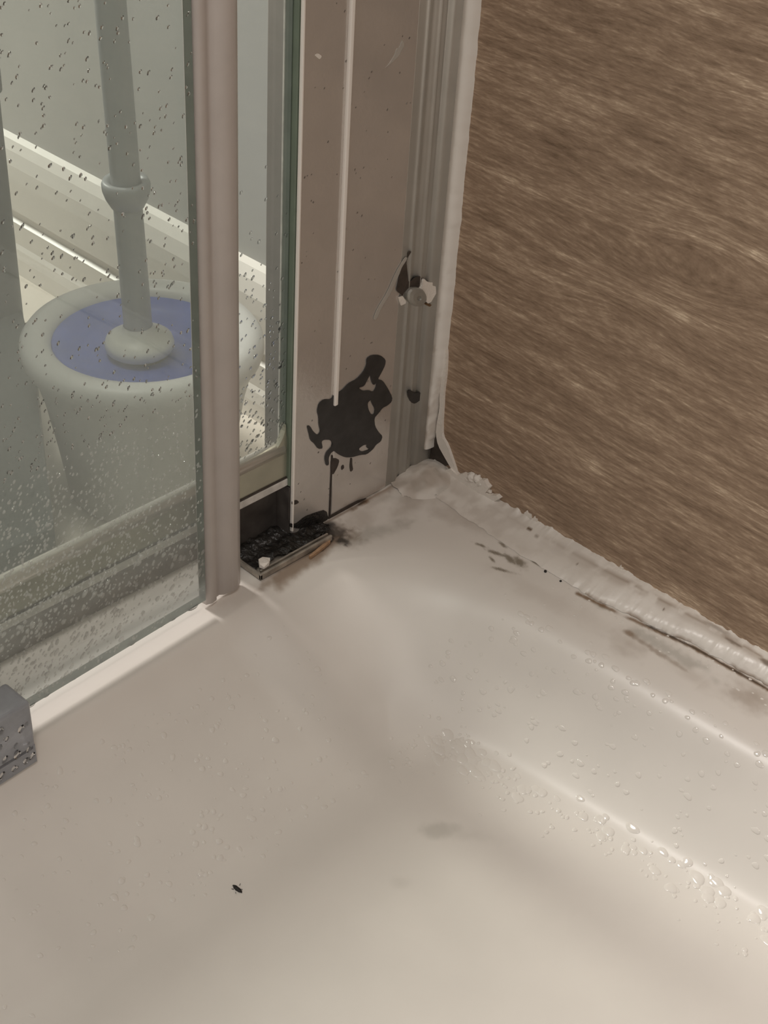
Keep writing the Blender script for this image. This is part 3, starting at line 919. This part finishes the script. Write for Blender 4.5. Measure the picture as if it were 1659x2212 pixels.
gb_bm = box_bm(0.0955, 0.130, 0.0006, 0.0150, 0.0012, 0.0250, bev=0.0014, seg=3)
box_bm(0.0960, 0.130, 0.0128, 0.0150, -0.0045, 0.0040, bm=gb_bm)
gb = bm_obj('guide_block', gb_bm, M['block'], door)
tag(gb, 'bluish clear plastic guide block')
it = []
while len(it) < 6200:
    x = random.uniform(0.0005, 0.20); z = random.uniform(0.0075, 0.30)
    # thickest low down toward the free end
    dens = 0.10 + 0.95 * math.exp(-((z - 0.062) / 0.040) ** 2) * min(1, 0.25 + x / 0.09) + 0.25 * math.exp(-(z / 0.05) ** 2)
    if random.random() > dens: continue
    r = random.uniform(0.00024, 0.00056)
    if z < 0.05 and random.random() < 0.22: r *= random.uniform(1.4, 2.2)
    el = random.uniform(1.1, 1.9)
    it.append(((x, 0.0, z), (0, 1, 0), (-1, 0, random.uniform(0.8, 1.6)), r * el, r, r * random.uniform(0.45, 0.7)))
# drops hanging from the bottom edge
for x, r in ((0.0065, 0.0012), (0.017, 0.0008), (0.023, 0.0007), (0.038, 0.0008), (0.052, 0.0006), (0.066, 0.0007), (0.079, 0.0008), (0.086, 0.0010), (0.059, 0.0005)):
    it.append(((x, -0.001, 0.0064), (0, 0.25, -1), (1, 0, 0), r * 2.6, r * 1.2, r * 1.5))
for k in range(60):
    r = random.uniform(0.0003, 0.0013)
    it.append(((random.uniform(0.097, 0.128), 0.0150, random.uniform(-0.003, 0.022)), (0, 1, 0), (-1, 0, 1.3), r * 1.5, r, r * 0.6))
for sel, mm in (([q for q in it if q[0][2] >= 0.105 or q[0][2] < 0.0066 or q[0][1] > 0.01], M['water']), ([q for q in it if 0.0066 <= q[0][2] < 0.105 and q[0][1] < 0.01], M['pale_water'])):
    wd = domes('water_droplets', sel, mm, dg); wd['kind'] = 'stuff'

# ---------------------------------------------------------------- sealant
bead_ys = np.concatenate([np.arange(-0.012, 0.25, 0.0005), np.linspace(0.25, 0.62, 120)])


def toe_x(y):
    return np.interp(y, [-0.012, 0.02, 0.06, 0.10, 0.128, 0.149, 0.183, 0.62], [0.004, 0.006, 0.0085, 0.0088, 0.0048, 0.0012, -0.0004, -0.0006])


def top_z(y):
    return np.interp(y, [-0.012, 0.0, 0.01, 0.03, 0.05, 0.09, 0.62], [0.0026, 0.0026, 0.0030, 0.0040, 0.0040, 0.0050, 0.0050])


K = 15
vs, stn = [], []
jit = vnoise(bead_ys + 1, bead_ys * 0 + 3, 330, 61, 4) - 0.5
jit2 = vnoise(bead_ys + 1, bead_ys * 0 + 5, 160, 71, 3) - 0.5
for i, y in enumerate(bead_ys):
    xt = float(toe_x(y)) + 0.0010 * jit2[i] + 0.0016 * jit[i]
    hz = float(top_z(y)) + 0.0004 * jit2[i]
    rag = (0.0018 + 0.0016 * max(0, jit2[i] * 4)) * jit[i]
    for k in range(K):
        s = k / (K - 1)
        x = -0.0121 + (xt + 0.0121) * s
        full = float(np.interp(y, [0.05, 0.11], [0.0, 1.0]))
        conv = hz * (1 - s ** 2.2) ** 0.75 * 0.98
        flat = hz * (0.55 * (1 - s) ** 3 + 0.45 * (1 - s) ** 0.9)
        z = conv * full + flat * (1 - full) + 0.00022 * math.sin(s * 9 + y * 90) * s * (1 - s) * 4
        z += rag * max(0.0, 1 - s * 5.0)
        vs.append((x, y, tz(x, y) * 1.0 + z + 0.00015))
        g = 0.0
        g = max(g, (0.55 * math.exp(-((s - 0.27) / 0.07) ** 2) + 0.3 * math.exp(-((s - 0.42) / 0.12) ** 2)) * (0.35 + 0.65 * full))
        if y > 0.098 and s > 0.93: g = 0.8
        stn.append((0, g, 0))
fs = []
for i in range(len(bead_ys) - 1):
    for k in range(K - 1):
        a = i * K + k
        fs.append((a, a + 1, a + K + 1, a + K))
bead = obj('sealant_bead', vs, fs, M['sealant'], None, smooth=True)
sx = np.array([v[0] for v in vs]); sy = np.array([v[1] for v in vs]); stn = np.array(stn)
dn = vnoise(sx + 1, sy + 1, 180, 81, 4)
stn[:, 1] = np.maximum(stn[:, 1] * sstep(0.3, 0.6, dn), 0.10 * sstep(0.45, 0.75, dn) + 0.16 * sstep(0.07, 0.0, sy) * sstep(0.35, 0.6, dn))
for bx, by, rx, ry, a in ((-0.0062, 0.0543, 0.0008, 0.0011, 0.9), (-0.0020, 0.0849, 0.0012, 0.0005, 0.6), (-0.0040, 0.129, 0.0007, 0.0006, 0.8), (-0.0050, 0.060, 0.0006, 0.001, .4),
                          (-0.0075, 0.160, 0.0012, 0.006, 0.7), (-0.0095, 0.150, 0.0010, 0.012, 0.4), (-0.0070, 0.178, 0.0014, 0.008, 0.7), (-0.010, 0.100, 0.0006, 0.004, 0.35)):
    d = np.hypot((sx - bx) / rx, (sy - by) / ry) + (dn - 0.5) * 1.2
    stn[:, 1] = np.maximum(stn[:, 1], a * sstep(1.4, 0.6, d)); stn[:, 0] = np.maximum(stn[:, 0], a * 0.5 * sstep(1.0, 0.4, d))
vattr(bead, 'stain', stn)
tag(bead, 'lumpy off-white sealant bead between the wood-effect wall and the tray', 'sealant')
# torn lumps standing up the wall at the corner end of the bead
lump = flake('torn_lump', LUMPS, 'x', -0.0122, 0.0026, M['scrap'], bead, it=0)
for k in range(70):
    pass
lumps_bm = bmesh.new()
for (y, z, r) in ((0.0045, 0.0040, 0.0016), (0.0085, 0.0042, 0.0015), (0.0125, 0.0058, 0.0022), (0.0155, 0.0080, 0.0026), (0.0182, 0.0088, 0.0023), (0.0205, 0.0076, 0.0021),
                  (0.0170, 0.0056, 0.0018), (0.0235, 0.0062, 0.0018), (0.0260, 0.0058, 0.0012), (0.0290, 0.0046, 0.0010), (0.0105, 0.0030, 0.0018), (0.0205, 0.0040, 0.0020)):
    mtx = Matrix.Translation((-0.0112, y, z)) @ Matrix.Diagonal((0.8, 1.1, 0.9, 1))
    g = bmesh.ops.create_icosphere(lumps_bm, subdivisions=3, radius=r, matrix=mtx)
    for v in g['verts']:
        nn = noise.noise(v.co * 900) * 0.45 + noise.noise(v.co * 2200) * 0.25
        c = Vector((-0.0112, y, z))
        v.co = c + (v.co - c) * (1 + nn)
        v.co.x = max(v.co.x, -0.0122)
bm_obj('crumbled_lump', lumps_bm, M['scrap'], bead, smooth=True)
sl = flake('rust_spot', [(0.0088, 0.0062), (0.0098, 0.0068), (0.0106, 0.0062), (0.0101, 0.0053), (0.0090, 0.0054)], 'x', -0.0119, 0.0022, mat('rust_red', (0.06, 0.022, 0.016), 0.5), bead)
for y0, z0, w in ((0.0470, 0.0052, 0.0036), (0.0520, 0.0046, 0.0022), (0.1000, 0.0050, 0.002)):
    flake('torn_fringe', [(y0, z0), (y0 + w * .3, z0 + 0.0016), (y0 + w * .5, z0 + 0.0006), (y0 + w, z0 + 0.0008), (y0 + w * 1.2, z0 - 0.0012), (y0, z0 - 0.0016)], 'x', -0.0122, 0.001, M['scrap'], bead, it=0)

# sealant up the joint between channel and wall
zz = np.concatenate([np.arange(0.012, 0.30, 0.0010), np.linspace(0.30, TOP, 60)])
jz = vnoise(zz + 1, zz * 0 + 2, 150, 91, 4) - 0.5
jz2 = vnoise(zz + 1, zz * 0 + 6, 330, 97, 3) - 0.5
vs = []
KK = 9
for i, z in enumerate(zz):
    y1 = -0.0070 + 0.0008 * jz[i] + 0.0006 * jz2[i] - 0.0020 * float(sstep(0.060, 0.030, np.array(z))) - 0.0010 * float(sstep(0.03, 0.012, np.array(z)))
    for k in range(KK):
        t = k / (KK - 1)
        x = -0.0070 + (-0.0121 + 0.0070) * t ** 1.7
        y = -0.0124 + (y1 + 0.0124) * t
        bulge = 0.0011 * math.sin(math.pi * t) * (1 + 0.5 * jz[i])
        vs.append((x + bulge, y + bulge * 0.6, z))
fs = [(i * KK + k, i * KK + k + 1, (i + 1) * KK + k + 1, (i + 1) * KK + k) for i in range(len(zz) - 1) for k in range(KK - 1)]
vb = obj('sealant_bead', vs, fs, M['sealant'], None, smooth=True)
vx = np.array(vs)
dn = vnoise(vx[:, 1] * 3 + 1, vx[:, 2] + 1, 120, 101, 4)
tt = np.tile(np.linspace(0, 1, KK), len(zz))
s2 = np.zeros((len(vs), 3))
s2[:, 1] = 0.30 * sstep(0.55, 0.75, dn) * sstep(0.2, 0.0, vx[:, 2]) + 0.32 * np.exp(-((tt - 0.18) / 0.13) ** 2)
s2[:, 2] = 0.25 * np.exp(-((tt - 0.02) / 0.1) ** 2)
vattr(vb, 'stain', s2)
tag(vb, 'upright off-white sealant bead sealing the wall channel to the wood-effect wall', 'sealant')
flake('open_split', SLOT, 'x', -0.0121, 0.0005, M['dark_gap'], vb)
flake('open_split', SLOTDARK, 'x', -0.0117, 0.0006, M['fleck'], vb)
flake('loose_edge', THIN, 'x', -0.0121, 0.0016, M['scrap'], vb)
flake('loose_edge', LIP, 'x', -0.0116, 0.0016, M['scrap'], vb, it=0)

# smear in the corner where both beads meet
def smear_z(x, y):
    d = np.hypot((x + 0.004) / 0.017, (y + 0.006) / 0.013)
    lum = vnoise(x + 1, y + 1, 230, 111, 4)
    return tray_z(x, y) + 0.0046 * np.exp(-d * d * 1.4) * (0.85 + 0.3 * lum) + 0.00025 - 0.0012 * sstep(0.7, 1.25, np.hypot((x + 0.004) / 0.020, (y + 0.006) / 0.017))


sm, VV = heightfield('corner_smear', np.arange(-0.0120, 0.0205, 0.0005), np.arange(-0.0135, 0.0170, 0.0005), smear_z, M['sealant'], None,
                     lambda x, y: np.hypot((x + 0.004) / 0.020, (y + 0.006) / 0.017) + (vnoise(x + 1, y + 1, 200, 121, 3) - 0.5) * 0.6 < 1)
q = np.zeros((len(VV), 3))
dn = vnoise(VV[:, 0] + 1, VV[:, 1] + 1, 190, 131, 4)
q[:, 1] = 0.42 * sstep(0.40, 0.75, vnoise(VV[:, 0] + 1, VV[:, 1] + 1, 90, 151, 3)) + 0.05
q[:, 2] = 0.30 * sstep(0.52, 0.7, vnoise(VV[:, 0] + 1, VV[:, 1] + 1, 120, 141, 3))
vattr(sm, 'stain', q)
sm.parent = vb

# ---------------------------------------------------------------- toilet brush in its pot, beyond the glass
HX, HY = 0.0455, -0.1560
holder = empty('toilet_brush_holder', (HX, HY, FZ))
tag(holder, 'round white toilet brush pot with blue top behind the wet shower glass', 'toilet brush holder')
lathe('pot', [(0, 0.001), (0.036, 0.001), (0.040, 0.0), (0.0425, 0.003), (0.0460, 0.030), (0.0505, 0.058), (0.0535, 0.070), (0.0562, 0.076), (0.0590, 0.080), (0.0602, 0.084),
              (0.0598, 0.0885), (0.0575, 0.0915), (0.0530, 0.0925), (0.0475, 0.0910), (0.0450, 0.0885), (0.0440, 0.084), (0.040, 0.020), (0, 0.018)], M['holder'], holder, 96)
lathe('liner', [(0.0120, 0.0790), (0.0260, 0.0805), (0.0380, 0.0838), (0.0438, 0.0880), (0.0446, 0.0872), (0.0430, 0.0820), (0.0260, 0.0780), (0.0120, 0.0765)], M['liner'], holder, 96)
brush = empty('toilet_brush', (HX, HY, FZ + 0.022))
tag(brush, 'grey handled toilet brush standing upright in the white and blue pot', 'toilet brush')
brush.rotation_euler = (math.radians(0.5), math.radians(1.6), 0)
lathe('handle', [(0, -0.005), (0.0068, -0.005), (0.0070, 0.082), (0.0068, 0.140), (0.0069, 0.150), (0.0068, 0.30), (0.0068, 0.36), (0.0060, 0.375), (0, 0.38)], M['handle'], brush, 40)
lathe('collar', [(0.0066, 0.1365), (0.0078, 0.1368), (0.0100, 0.1410), (0.0112, 0.1450), (0.0113, 0.1480), (0.0104, 0.1500), (0.0082, 0.1495), (0.0070, 0.1480)], M['handle'], brush, 48)
lathe('splash_disc', [(0.0060, 0.0600), (0.0150, 0.0600), (0.0166, 0.0612), (0.0172, 0.0640), (0.0164, 0.0665), (0.0130, 0.0685), (0.0085, 0.0705), (0.0072, 0.0740)], M['disc'], brush, 56)
bmb = bmesh.new()
for k in range(160):
    a = random.uniform(0, 2 * math.pi); z = random.uniform(0.0, 0.045)
    d = Vector((math.cos(a), math.sin(a), random.uniform(-0.3, 0.3))).normalized()
    p0 = Vector((0, 0, z)); p1 = p0 + d * 0.027
    u = d.cross(Vector((0, 0, 1))).normalized() * 0.0006; w = d.cross(u).normalized() * 0.0006
    a1 = [bmb.verts.new(p0 + u), bmb.verts.new(p0 - u * .5 + w), bmb.verts.new(p0 - u * .5 - w)]
    b1 = [bmb.verts.new(p1 + u), bmb.verts.new(p1 - u * .5 + w), bmb.verts.new(p1 - u * .5 - w)]
    for i in range(3):
        bmb.faces.new((a1[i], a1[(i + 1) % 3], b1[(i + 1) % 3], b1[i]))
br = bm_obj('bristles', bmb, M['bristle'], brush); br['kind'] = 'stuff'

# ---------------------------------------------------------------- grey upright body at the left, beyond the glass
gbin = empty('grey_bin', (0.19, -0.20, FZ))
tag(gbin, 'plain dark grey upright bin at the far left edge behind the wet glass', 'bin')


def rounded(pts, r, n=6):
    out = []
    for i in range(len(pts)):
        p0, p1, p2 = (Vector(pts[i - 1]), Vector(pts[i]), Vector(pts[(i + 1) % len(pts)]))
        a = p1 + (p0 - p1).normalized() * r; b = p1 + (p2 - p1).normalized() * r
        for k in range(n + 1):
            t = k / n
            out.append(tuple(a * (1 - t) ** 2 + p1 * 2 * t * (1 - t) + b * t * t))
    return out


quad = [(0.0090 - 0.19, -0.330 + 0.20), (0.0470 - 0.19, -0.262 + 0.20), (0.345 - 0.19, -0.262 + 0.20), (0.345 - 0.19, -0.400 + 0.20)]
extrude_profile('body', rounded(quad, 0.006), 0.0, 0.180, M['bin'], gbin, smooth=True)
foot = [(0.0450 - 0.19, -0.268 + 0.20), (0.0735 - 0.19, -0.2110 + 0.20), (0.0925 - 0.19, -0.1830 + 0.20), (0.1480 - 0.19, -0.088 + 0.20), (0.345 - 0.19, -0.086 + 0.20), (0.345 - 0.19, -0.266 + 0.20)]
extrude_profile('foot', rounded(foot, 0.006), 0.0, 0.060, M['bin'], gbin, smooth=True)  # low tier added to fill the dark area between bin and pot
extrude_profile('lid', [(x * 1.02, y * 1.02) for x, y in rounded(quad, 0.008)], 0.180, 0.190, M['bin'], gbin, smooth=True)

# ---------------------------------------------------------------- small loose things on the tray
def fleck(name, x, y, l, w, ang, label, m, seed):
    bm = bmesh.new()
    z = tz(x, y)
    n = tn(x, y)
    q = n.to_track_quat('Z', 'X').to_matrix().to_4x4()
    g = bmesh.ops.create_icosphere(bm, subdivisions=3, radius=1.0)
    for v in bm.verts:
        k = 1 + 0.35 * noise.noise(v.co * 2.3 + Vector((seed, 0, 0)))
        v.co = Vector((v.co.x * l * k, v.co.y * w * k, v.co.z * w * 0.7 * k))
    mt = q @ Matrix.Rotation(ang, 4, 'Z')
    bmesh.ops.transform(bm, matrix=mt, verts=bm.verts)
    o = bm_obj(name, bm, m, None, smooth=True)
    o.location = Vector((x, y, z)) + n * w * 0.35
    return tag(o, label, 'speck', 'grit specks on the rim' if name == 'grit_speck' else None)


f = fleck('insect', 0.1988, 0.0925, 0.0021, 0.0008, 0.1, 'tiny black insect-like fleck on the basin at the crease of the tray floor', M['fleck'], 3)
f['category'] = 'insect'
for dx, dy, a in ((0.0014, 0.0004, 0.9), (0.0005, 0.0008, 1.6), (-0.0006, 0.0008, 2.0), (-0.0016, -0.0004, 3.6), (0.0010, -0.0008, 5.2), (-0.0004, -0.0008, 4.6)):
    bm = bmesh.new()
    p = Vector((dx * math.cos(0.1) - dy * math.sin(0.1), dx * math.sin(0.1) + dy * math.cos(0.1), 0.0))
    d = Vector((math.cos(a + 0.1), math.sin(a + 0.1), 0.05)) * 0.0009
    s = d.cross(Vector((0, 0, 1))).normalized() * 0.00008
    h = Vector((0, 0, 0.00012))
    v = [bm.verts.new(c) for c in (p + s, p - s, p + d - s, p + d + s, p + s + h, p - s + h, p + d - s + h, p + d + s + h)]
    for q4 in ((0, 1, 2, 3), (4, 5, 6, 7), (0, 1, 5, 4), (2, 3, 7, 6), (1, 2, 6, 5), (0, 3, 7, 4)):
        bm.faces.new([v[i] for i in q4])
    bm_obj('leg', bm, M['fleck'], f)
fleck('grit_speck', 0.0095, 0.0768, 0.0009, 0.0006, 0.6, 'black grit speck on the rim below the bead, nearer the post of two', M['fleck'], 8)
fleck('grit_speck', 0.0098, 0.0855, 0.0006, 0.0005, 0.2, 'black grit speck on the rim below the bead, further from the post of two', M['fleck'], 12)

# ---------------------------------------------------------------- water lying on the tray
it = []


def tray_drop(x, y, r, el=1.0, a=0.0, hh=0.22):
    n = tn(x, y)
    it.append(((x, y, tz(x, y) + 0.00002), n, (math.cos(a), math.sin(a), 0), r * el, r, r * hh))


for k in range(520):
    x = random.uniform(0.11, 0.33); y = random.uniform(0.022, 0.088)
    if random.random() > 0.25 + 0.75 * math.exp(-((x - 0.19) / 0.06) ** 2): continue
    tray_drop(x, y, random.choice((0.0004, 0.0005, 0.0006, 0.0008, 0.0011)) * random.uniform(0.8, 1.2), random.uniform(1, 1.4), random.uniform(0, 3))
for k in range(210):
    y = random.uniform(0.07, 0.26); x = random.uniform(0.036, 0.075) - 0.08 * (y - 0.1)
    tray_drop(x, y, random.uniform(0.0004, 0.0012), random.uniform(1, 1.7), 1.5)
for k in range(170):
    y = random.uniform(0.09, 0.27); x = 0.089 - 0.13 * (y - 0.12) + random.gauss(0, 0.006)
    tray_drop(x, y, random.uniform(0.0003, 0.0010), random.uniform(1, 1.3), random.uniform(0, 3))
for k in range(60):
    x = random.gauss(0.098, 0.010); y = random.gauss(0.092, 0.006)
    tray_drop(x, y, random.uniform(0.0003, 0.0009), 1.1, random.uniform(0, 3))
for k in range(60):
    y = random.uniform(0.085, 0.20); x = float(toe_x(np.array(y))) + random.gauss(0.004, 0.006)
    if x < float(toe_x(np.array(y))) + 0.001: continue
    tray_drop(x, y, random.uniform(0.0003, 0.0006), 1.2, 1.5)
for k in range(26):
    x = random.gauss(0.0900, 0.0055); y = 0.0985 + random.gauss(0, 0.007)
    tray_drop(x, y, random.uniform(0.0010, 0.0024), random.uniform(1, 1.6), 1.2, 0.13)
for k in range(70):
    y = random.uniform(0.10, 0.27); x = 0.0835 - 0.13 * (y - 0.12) + random.gauss(0, 0.0040)
    tray_drop(x, y, random.uniform(0.0008, 0.0024), random.uniform(1, 1.6), 1.4, 0.13)
for k in range(40):
    y = random.uniform(0.07, 0.24); x = 0.034 - 0.04 * (y - 0.1) + random.gauss(0.002, 0.0030)
    tray_drop(x, y, random.uniform(0.0006, 0.0013), random.uniform(1, 1.6), 1.4, 0.16)
tw = domes('water_droplets', it, M['tray_water'], None, seg=14, rings=4, cap=False)
tag(tw, 'scattered clear water droplets lying on the wet shower tray', 'water', kind='stuff')
